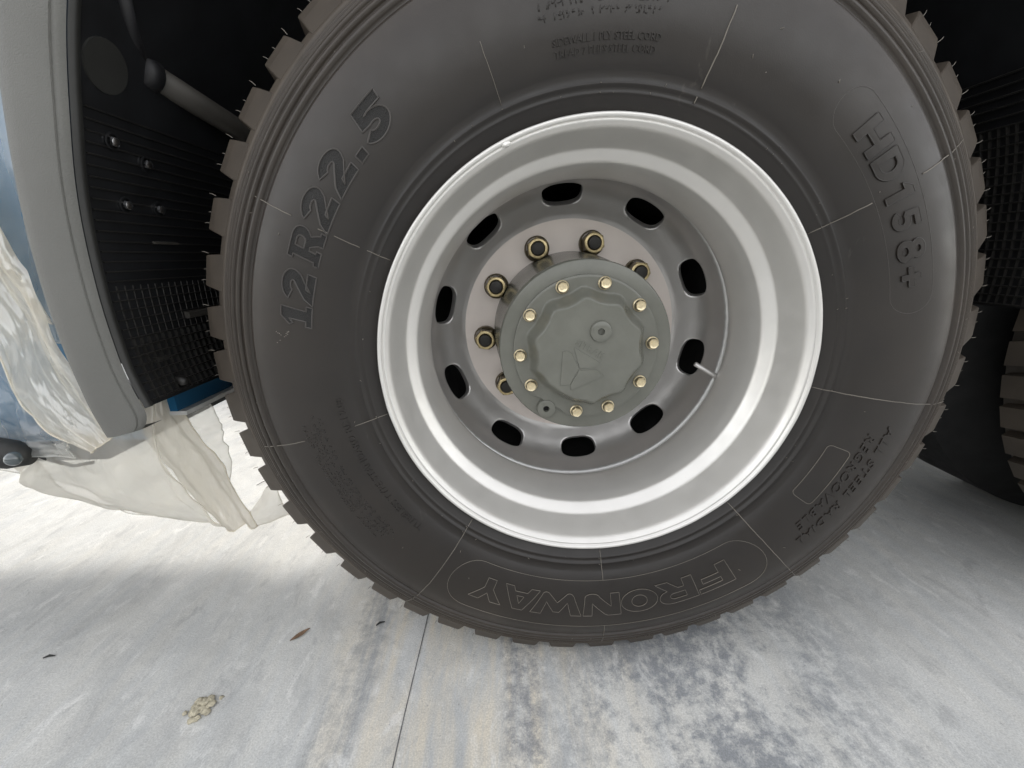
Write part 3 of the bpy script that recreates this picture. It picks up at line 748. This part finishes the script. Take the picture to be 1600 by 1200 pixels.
# ------------------------------------------------------------------ the truck
truck = empty('truck', (0, 0.4, 0), 'blue truck side with grey wheel arch flare and black ribbed mudguard', 'truck')
TL = (0, -0.4, H)
IN = [(-.300, .690), (-.420, .585), (-.490, .480), (-.538, .384), (-.570, .279), (-.587, .200), (-.595, .112), (-.5945, .037), (-.590, .0), (-.583, -.030)]
arch = [(p.x, p.y) for p in catmull([(x, z, 0) for x, z in IN], 8)]
# flare: a soft-edged band that follows the arch and ends in a rounded tip
def flare_pt(s, u):
    """s along the arch (0 top .. 1 tip), u across (0 inner lip .. 1 outer edge)"""
    i = s * (len(arch) - 1); k = min(int(i), len(arch) - 2); f = i - k
    x = arch[k][0] + (arch[k + 1][0] - arch[k][0]) * f; z = arch[k][1] + (arch[k + 1][1] - arch[k][1]) * f
    dx, dz = arch[k + 1][0] - arch[k][0], arch[k + 1][1] - arch[k][1]; L_ = math.hypot(dx, dz)
    nx, nz = dz / L_, -dx / L_          # outwards (away from the wheel)
    if nx > 0: nx, nz = -nx, -nz
    wd = .0800 - .010 * sstep((s - .25) / .3) * 1 + .004 * sstep((s - .8) / .2)
    return x, z, nx, nz, wd
SECT = [(-.060, .060), (-.012, .012), (-.004, .003), (.0, .0), (.0025, -.0036), (.0078, -.0048), (.0083, -.0044), (.0089, -.0044), (.0096, -.0060), (.0125, -.0066), (.030, -.0068), (.045, -.0062), (.055, -.004), (.062, .000), (.0665, .006), (.0690, .014), (.0700, .03), (.0700, .06)]
bm = bmesh.new(); rows = []; NS = 90
for j in range(NS + 1):
    s = j / NS; x, z, nx, nz, wd = flare_pt(s, 0); row = []
    for u, dy in SECT[3:]:
        uu = u / .07 * wd if u > 0 else u * .5
        row.append(bm.verts.new((x + nx * uu, -.045 + dy, z + nz * uu)))
    rows.append(row)
for a, bq in zip(rows, rows[1:]):
    for k in range(len(a) - 1): bm.faces.new((a[k], a[k + 1], bq[k + 1], bq[k]))
# rounded tip
x, z, nx, nz, wd = flare_pt(1, 0); tx, tz = -nz, nx
if tz > 0: tx, tz = -tx, -tz
last = rows[-1]
for st in range(1, 9):
    th = st / 8 * PI / 2; row = []
    for i, (u, dy) in enumerate(SECT[3:]):
        uu = u / .07 * wd if u > 0 else u * .5
        # inner corner is rounded (quarter circle of 22 mm), the outer one nearly square
        c = .026; u2 = uu + c * (1 - math.cos(th)) * max(0, 1 - uu / .05); ext = c * math.sin(th) * (1 if uu < .05 else .98)
        d2 = dy + (0.0 if st < 7 else (.010 if st == 7 else .045)) * (1 if dy < .01 else .4)
        if st == 8: ext = c
        row.append(bm.verts.new((x + nx * u2 + tx * ext, -.045 + d2, z + nz * u2 + tz * ext)))
    for k in range(len(row) - 1): bm.faces.new((last[k], last[k + 1], row[k + 1], row[k]))
    last = row
flare = link('wheel_arch_flare', bm, M_FLARE, truck, TL, angle=50)
bm = bmesh.new()
ln = [Vector((px + .004 * 0, -.0445, pz)) for px, pz in arch]
rows = []
for j, (px, pz) in enumerate(arch):
    s = j / (len(arch) - 1); x, z, nx, nz, wd = flare_pt(min(s, .9999), 0)
    rows.append([bm.verts.new((x - nx * q, -.045 + d, z - nz * q)) for q, d in ((.0012, .0), (.0045, .002), (.0055, .006), (.0030, .011))])
for a, bq in zip(rows, rows[1:]):
    for k in range(3): bm.faces.new((a[k], a[k + 1], bq[k + 1], bq[k]))
link('rubber_lip', bm, M_LIP, truck, TL)

# mudguard liner: the arch section drawn back under the body
SEC = arch[::-1]
top = [(-.20, .745), (0, .775), (.20, .745), (.36, .655), (.48, .54), (.56, .42), (.615, .28), (.640, .16), (.645, .10), (.645, .05)]
full = [(p.x, p.y) for p in catmull([(x, z, 0) for x, z in IN[::-1]] + [(x, z, 0) for x, z in top], 6)]
bm = bmesh.new(); YL = [-.036, .02, .10, .2, .3, .4, .52]; rows = []
for px, pz in full: rows.append([bm.verts.new((px, yy, pz)) for yy in YL])
rows2 = []
for i, (px, pz) in enumerate(full):
    a, bq = full[max(0, i - 1)], full[min(len(full) - 1, i + 1)]; d = Vector((bq[0] - a[0], bq[1] - a[1])).normalized()
    rows2.append([bm.verts.new((px - d.y * .004, yy, pz + d.x * .004)) for yy in YL])
for R_ in (rows, rows2):
    for a, bq in zip(R_, R_[1:]):
        for k in range(len(YL) - 1): bm.faces.new((a[k], a[k + 1], bq[k + 1], bq[k]))
for k in range(len(YL) - 1): bm.faces.new((rows[0][k], rows[0][k + 1], rows2[0][k + 1], rows2[0][k])); bm.faces.new((rows[-1][k], rows[-1][k + 1], rows2[-1][k + 1], rows2[-1][k]))
for i in range(len(full) - 1): bm.faces.new((rows[i][0], rows[i + 1][0], rows2[i + 1][0], rows2[i][0])); bm.faces.new((rows[i][-1], rows[i + 1][-1], rows2[i + 1][-1], rows2[i][-1]))
liner = link('mudguard', bm, M_LINER, truck, TL, angle=60)
# ribs of the spray grid (long ribs run back under the body, cross ribs round the arch)
bm = bmesh.new()
def arc_len(poly):
    o = [0]
    for a, bq in zip(poly, poly[1:]): o.append(o[-1] + math.hypot(bq[0] - a[0], bq[1] - a[1]))
    return o
AL = arc_len(full)
def at_arc(s):
    x = interp(s, list(zip(AL, [p[0] for p in full]))); z = interp(s, list(zip(AL, [p[1] for p in full])))
    x2 = interp(s + .004, list(zip(AL, [p[0] for p in full]))); z2 = interp(s + .004, list(zip(AL, [p[1] for p in full])))
    d = Vector((x2 - x, z2 - z)); d = d.normalized() if d.length > 1e-7 else Vector((0, 1)); return x, z, d.y, -d.x       # normal towards the wheel
def rib(s, y0, y1, hgt, w):
    x, z, nx, nz = at_arc(s); tx, tz = -nz, nx; vs = []
    for yy in (y0, y1):
        for (a, h_) in ((-w, -.0005), (-w * .6, hgt), (w * .6, hgt), (w, -.0005)): vs.append(bm.verts.new((x + nx * h_ + tx * a, yy, z + nz * h_ + tz * a)))
    for q in ((0, 1, 5, 4), (1, 2, 6, 5), (2, 3, 7, 6), (3, 2, 1, 0), (4, 5, 6, 7)): bm.faces.new([vs[i] for i in q])
s = .006; k = 0
while s < .34:
    big_ = s < .085
    rib(s, -.030, .50, .0048 if big_ else .0026, .0013 if big_ else .0009); k += 1
    s += .0115
tot = AL[-1]; s = tot - .004
while s > tot - .34:
    rib(s, -.030, .50, .0048, .0014); s -= .0135
for y_i in range(40):
    yy = -.02 + y_i * .0115
    for (s0, s1, hgt) in ((.004, .085, .0040), (.085, .15, .0009), (tot - .26, tot - .004, .004)):
        n = max(3, int((s1 - s0) / .02)); pr = None
        for i in range(n + 1):
            x, z, nx, nz = at_arc(s0 + (s1 - s0) * i / n)
            q = [bm.verts.new((x + nx * h_, yy + w_, z + nz * h_)) for w_, h_ in ((-.0012, -.0004), (-.0007, hgt), (.0007, hgt), (.0012, -.0004))]
            if pr:
                for j in range(3): bm.faces.new((pr[j], pr[j + 1], q[j + 1], q[j]))
            pr = q
tag(link('spray_ribs', bm, M_RIBS, liner, smooth=False), kind='stuff')
# bright bolts on the liner
def near_s(x, z): return min(AL, key=lambda q: (interp(q, list(zip(AL, [p[0] for p in full]))) - x) ** 2 + (interp(q, list(zip(AL, [p[1] for p in full]))) - z) ** 2)
bm = bmesh.new(); bolt0 = None
lathe(bm, [(0, .0095), (-.0015, .0095), (-.0020, .0075)], 20, 1); prism(bm, 6, .0052, .0050, -.002, -.0055, mat=0, cap0=False, cap1=False); lathe(bm, [(-.0055, .0050), (-.0063, .0036), (-.0064, 0)], 16, 0)
for (x, y, z) in ((-.571, .000, .276), (-.570, .046, .268), (-.585, .012, .213), (-.583, .062, .212)):
    s_ = near_s(x, z); x, z, nx, nz = at_arc(s_)
    o = link('mudguard_bolt', bm, [M_STEEL, M_LINER], liner, angle=40) if bolt0 is None else link('mudguard_bolt', bolt0.data, None, liner)
    bolt0 = bolt0 or o
    o.location = (x + nx * .001, y, z + nz * .001); o.rotation_euler = Vector((-nx, 0, -nz)).to_track_quat('Y', 'Z').to_euler()
bm = bmesh.new(); lathe(bm, [(0, .0), (0, .026), (.003, .0265), (.006, .024)], 32)
bm.transform(Matrix.Rotation(PI, 4, 'Z'))
o = link('clamp_plate', bm, M_LIP, liner, angle=40); x, z, nx, nz = at_arc(near_s(-.548, .357)); o.location = (x + nx * .002, -.004, z + nz * .002); o.rotation_euler = Vector((-nx, 0, -nz)).to_track_quat('-Y', 'Z').to_euler()
for (y0, y1, s_, hh, w_, M_) in ((.045, .085, near_s(-.590, .176), .006, .002, M_TUBE), (.075, .125, near_s(-.5955, .068), .008, .006, M_TUBE), (.0, .02, near_s(-.592, .022), .008, .004, M_RIBS)):
    bm = bmesh.new(); rib(s_, y0, y1, hh, w_); link('strip_clip', bm, M_, liner, smooth=False)
bm = bmesh.new(); tube(bm, [(-.606, .034, -.016), (-.580, .018, -.010), (-.570, .012, -.013)], [.0065, .007, .0055], 4); link('bracket_stub', bm, M_RIBS, truck, TL)
bm = bmesh.new(); tube(bm, [(-.553, .056, .366), (-.537, .20, .343), (-.525, .32, .33)], .0155, 20)
link('mudguard_tube', bm, M_TUBE, truck, TL)
bm = bmesh.new(); tube(bm, [(-.515, .0, .425), (-.538, .03, .392), (-.553, .058, .368)], .007, 12); tube(bm, [(-.556, .050, .367), (-.551, .068, .364)], .0185, 18); link('stay_rod', bm, M_DARKM, truck, TL)

# body panels, deck and chassis
bm = bmesh.new()
pz = [-.105, -.10, -.06, 0, .1, .25, .45, .7, 1.1, 2.7]; py = [.012, .006, .002, -.002, -.006, -.006, -.004, 0, 0, .03]
xs = [-2.6, -2.0, -1.5, -1.1, -.9, -.78, -.70, -.660]
g = [[bm.verts.new((x, y + .02 + (.25 * ((-x - .9) / 1.7) ** 2 if x < -.9 else 0), z)) for x in xs] for z, y in zip(pz, py)]
for a, bq in zip(g, g[1:]):
    for k in range(len(xs) - 1): bm.faces.new((a[k], a[k + 1], bq[k + 1], bq[k]))
link('blue_corner_panel', bm, M_BLUE, truck, TL)
bm = bmesh.new(); box(bm, -2.6, -.76, .06, .50, -.150, -.140); link('bumper_underside', bm, M_CHASSIS, truck, TL, smooth=False)
bm = bmesh.new(); box(bm, -.80, -.625, .40, .50, -.100, -.088); link('sun_gap_plate', bm, M_CHASSIS, truck, TL, smooth=False)  # hidden plate added to stop sun leaking through the gap here
bm = bmesh.new(); v = box(bm, -.652, -.640, .070, .52, -.076, .25)
link('blue_side_panel', bm, M_BLUE, truck, TL, smooth=False)
bm = bmesh.new(); v = box(bm, -.655, -.628, .071, .52, -.083, -.0765); link('panel_edge', bm, M_WHITE, truck, TL, smooth=False)
bm = bmesh.new(); box(bm, -.628, 3.0, .03, .09, .80, 2.7); link('body_side', bm, M_BLUE, truck, TL, smooth=False)
bm = bmesh.new(); box(bm, -.628, 3.0, .095, 1.80, .785, .83); link('body_deck', bm, M_CHASSIS, truck, TL, smooth=False)
bm = bmesh.new(); box(bm, -.625, 3.0, .64, .72, -.12, .78); link('chassis_rail', bm, M_CHASSIS, truck, TL, smooth=False)
bm = bmesh.new(); box(bm, -2.6, -.62, .46, .5, -.088, 1.2); link('inner_panel', bm, M_CHASSIS, truck, TL, smooth=False)
bm = bmesh.new()
lathe(bm, [(.45, .06), (.62, .06), (.9, .09), (1.1, .2), (1.2, .25), (1.35, .1)], 40); link('axle', bm, M_CHASSIS, truck, TL)
# side marker lamp low on the corner
lamp = None
bm = bmesh.new()
path = [(-.895, -.010, -.084), (-.85, -.014, -.094), (-.810, -.016, -.1015), (-.788, -.012, -.106)]
tube(bm, path, [.018, .020, .020, .013], 18)
lamp = link('marker_lamp', bm, M_LIP, truck, TL)
bm = bmesh.new(); bmesh.ops.create_icosphere(bm, subdivisions=3, radius=.010, matrix=Matrix.Translation((-.795, -.026, -.103))); link('lens', bm, M_LENS, lamp)
bm = bmesh.new(); bmesh.ops.create_icosphere(bm, subdivisions=2, radius=.006, matrix=Matrix.Translation((-.818, -.0325, -.099))); link('reflector', bm, M_STEEL, lamp)
bm = bmesh.new(); tube(bm, [(-.800, .0, -.108), (-.796, .012, -.125), (-.785, .03, -.145), (-.775, .05, -.150)], .0028, 8); link('cable', bm, M_LIP, truck, TL)

# ------------------------------------------------------------------ plastic film
def sheet(name, A, B, nu, nv, fn, M, label, group='protective plastic film on the truck'):
    """a draped sheet between contour A and contour B (lists of points), fn(u, v) adds an offset"""
    a, bq = catmull(A, 8), catmull(B, 8); bm = bmesh.new(); g = []
    def at(c, f):
        i = f * (len(c) - 1); k = min(int(i), len(c) - 2); return c[k].lerp(c[k + 1], i - k)
    for i in range(nu + 1):
        p, q = at(a, i / nu), at(bq, i / nu)
        g.append([bm.verts.new(p.lerp(q, j / nv) + Vector(fn(i / nu, j / nv)) + Vector((0, 0, H))) for j in range(nv + 1)])
    for i in range(nu):
        for j in range(nv): bm.faces.new((g[i][j], g[i + 1][j], g[i + 1][j + 1], g[i][j + 1]))
    for line in ([r[-1] for r in g], g[0], g[-1]):
        tube(bm, [v_.co + Vector((0, -.0006, 0)) for v_ in line], .0011, 5)
    o = link(name, bm, M); c = sum((Vector(v_.co) for v_ in o.data.vertices), Vector()) / len(o.data.vertices)
    o.data.transform(Matrix.Translation(-c)); o.location = c
    return tag(o, label, 'plastic film', group)
def crease(u, v, sc, amp, seed, stretch=(1, 1)):
    n_ = noise.noise((u * sc * stretch[0], v * sc * stretch[1], seed)); r_ = 1 - abs(noise.noise((u * sc * 1.7 * stretch[0] + 9, v * sc * 1.7 * stretch[1], seed + 5))) * 2
    return amp * (n_ + .6 * r_)
# bag that sags under the bumper
sheet('film_bag', [(-1.30, .02, -.09), (-1.0, .02, -.095), (-.812, .005, -.100), (-.774, .0, -.098), (-.723, .0, -.085), (-.659, .01, -.060), (-.640, .03, -.045)],
      [(-1.40, .10, -.10), (-1.02, .10, -.125), (-.937, .10, -.171), (-.908, .10, -.234), (-.804, .10, -.278), (-.697, .10, -.300), (-.640, .10, -.312)], 90, 50,
      lambda u, v: (0, -.035 * math.sin(v * PI) + crease(u, v, 4.5, .012, 2, (1.6, .5)), crease(u, v, 3, .005, 8)), M_FILM, 'milky plastic film bag sagging under the bumper beside the floor')
sheet('film_under_layer', [(-1.30, .14, -.09), (-.95, .16, -.10), (-.774, .16, -.10), (-.66, .16, -.09)], [(-1.40, .105, -.105), (-.930, .105, -.21), (-.804, .103, -.277), (-.640, .103, -.311)], 60, 30,
      lambda u, v: (0, .03 * math.sin(v * PI) + crease(u, v, 5, .012, 22), 0), M_FILM2, 'thin back layer of the plastic bag below the bumper')
# hanging strip, folded along its length
sheet('film_strip', [(-.717, .075, -.070), (-.716, .085, -.135), (-.695, .09, -.195), (-.668, .09, -.258), (-.632, .092, -.310)], [(-.655, .085, -.030), (-.630, .085, -.114), (-.603, .088, -.169), (-.592, .09, -.225), (-.573, .092, -.300)], 60, 26,
      lambda u, v: (0, .004 - .012 * abs(math.sin(v * PI * 1.5 + .3)) + crease(u, v, 5, .005, 31, (.7, 1.6)), .003 * math.sin(v * 9 + u * 3) * u), M_FILM3, 'folded cream plastic strip hanging from the flare tip to the bag')
sheet('film_corner', [(-.602, .118, -.292), (-.582, .118, -.268), (-.562, .12, -.241), (-.546, .121, -.244)], [(-.597, .12, -.325), (-.575, .121, -.318), (-.555, .122, -.311), (-.530, .124, -.300)], 20, 14,
      lambda u, v: (0, -.010 * math.sin(v * PI) + crease(u, v, 4, .004, 41), 0), M_FILM, 'small plastic corner behind the tyre edge at the strip end')
# wide wrap on the corner panel
sheet('film_wrap', [(-.765, -.01, .30), (-.730, -.02, .215), (-.719, -.02, .157), (-.708, -.02, .127), (-.706, -.02, .069), (-.695, -.02, .011), (-.672, -.02, -.070)], [(-.90, -.01, .22), (-.80, -.02, .12), (-.762, -.02, .046), (-.763, -.02, -.009), (-.757, -.02, -.036), (-.736, -.02, -.073), (-.698, -.018, -.102)], 80, 44,
      lambda u, v: (.014 * (1 - v), .004 - .008 * math.sin(v * 7.5 + u * 1.2) + crease(u, v, 4, .006, 51, (.7, 2.4)), 0), M_FILM3, 'wide cream plastic wrap folded down the blue panel by the flare')
sheet('film_flap', [(-.755, -.012, .235), (-.7335, -.012, .194), (-.706, -.014, .140), (-.690, -.012, .075)], [(-.765, -.008, .225), (-.737, -.012, .172), (-.714, -.014, .118), (-.697, -.012, .079)], 30, 10,
      lambda u, v: (0, -.005 + crease(u, v, 4, .004, 61), 0), M_FILM, 'narrow white plastic flap on the blue panel above the wrap')
sheet('film_skin', [(-.95, .004, .60), (-.80, .002, .60), (-.66, .004, .60)], [(-1.0, .004, .06), (-.82, .002, .06), (-.675, .004, .04)], 40, 60,
      lambda u, v: (0, .006 + crease(u, v, 9, .004, 81, (1, 1)), 0), M_FILM2, 'thin clear plastic skin on the blue panel beside the upper flare')
sheet('film_skirt', [(-1.1, .02, .20), (-.95, .0, .13), (-.80, -.005, .05), (-.768, -.008, -.02), (-.74, -.01, -.07)], [(-1.25, .06, -.095), (-1.0, .02, -.10), (-.86, .0, -.108), (-.80, -.006, -.108), (-.73, -.01, -.112)], 50, 36,
      lambda u, v: (0, -.004 + crease(u, v, 6, .007, 71, (1.2, .8)), 0), M_FILM2, 'thin bluish plastic sheet at the lower left of the blue panel')

# ------------------------------------------------------------------ litter on the floor
def litter(name, loc, bm, M, label, cat, rot=0.0, smooth=True):
    o = link(name, bm, M, None, loc, smooth); o.rotation_euler = (0, 0, rot); return tag(o, label, cat)
bm = bmesh.new(); n = 9; P_ = []
for i in range(n):
    f = i / (n - 1); w_ = .0042 * math.sin(PI * f) + .0002
    P_.append([bm.verts.new(((f - .5) * .036, -w_, .001 + .003 * f * f)), bm.verts.new(((f - .5) * .036, 0, .0003 + .001 * f)), bm.verts.new(((f - .5) * .036, w_, .002 + .002 * f))])
for a, bq in zip(P_, P_[1:]):
    for k in range(2): bm.faces.new((a[k], a[k + 1], bq[k + 1], bq[k]))
FX = lambda px: px
litter('dry_leaf', (-.530, .070, .001), bm, M_LEAF, 'small dry brown leaf lying on the concrete floor', 'leaf', .75)
bm = bmesh.new()
for i in range(26):
    mt_ = Matrix.Translation((random.gauss(0, .009) + i * .0006, random.gauss(0, .004) + i * .0012, .001 + random.random() * .003)) @ Matrix.Diagonal((1, 1, .35, 1))
    bmesh.ops.create_icosphere(bm, subdivisions=2, radius=random.uniform(.003, .0065), matrix=mt_)
for vv in bm.verts: vv.co += noise.noise_vector(vv.co * 420) * .0020
litter('dust_clump', (-.632, -.075, 0), bm, M_HAY, 'pale straw coloured clump of dust on the floor', 'dirt')
for (x, y, r_, lb) in ((-.385, .090, .6, 'dark rubber crumb on the floor close to the tyre'), (-.97, .04, .3, 'short dark twig on the pale floor at the left')):
    bm = bmesh.new(); tube(bm, [(-.008, 0, .002), (0, .0015, .003), (.009, -.001, .0015)], [.0012, .0020, .0008], 6)
    litter('floor_crumb', (x, y, 0), bm, M_LIP, lb, 'debris', r_)
bm = bmesh.new(); tube(bm, [(0, 0, .003), (.02, .03, .006), (.035, .075, .004), (.05, .10, .002)], [.0009, .0012, .0009, .0005], 6)
litter('thin_twig', (-.93, .62, 0), bm, M_LIP, 'thin dark twig on the sunlit floor behind the strip', 'twig')
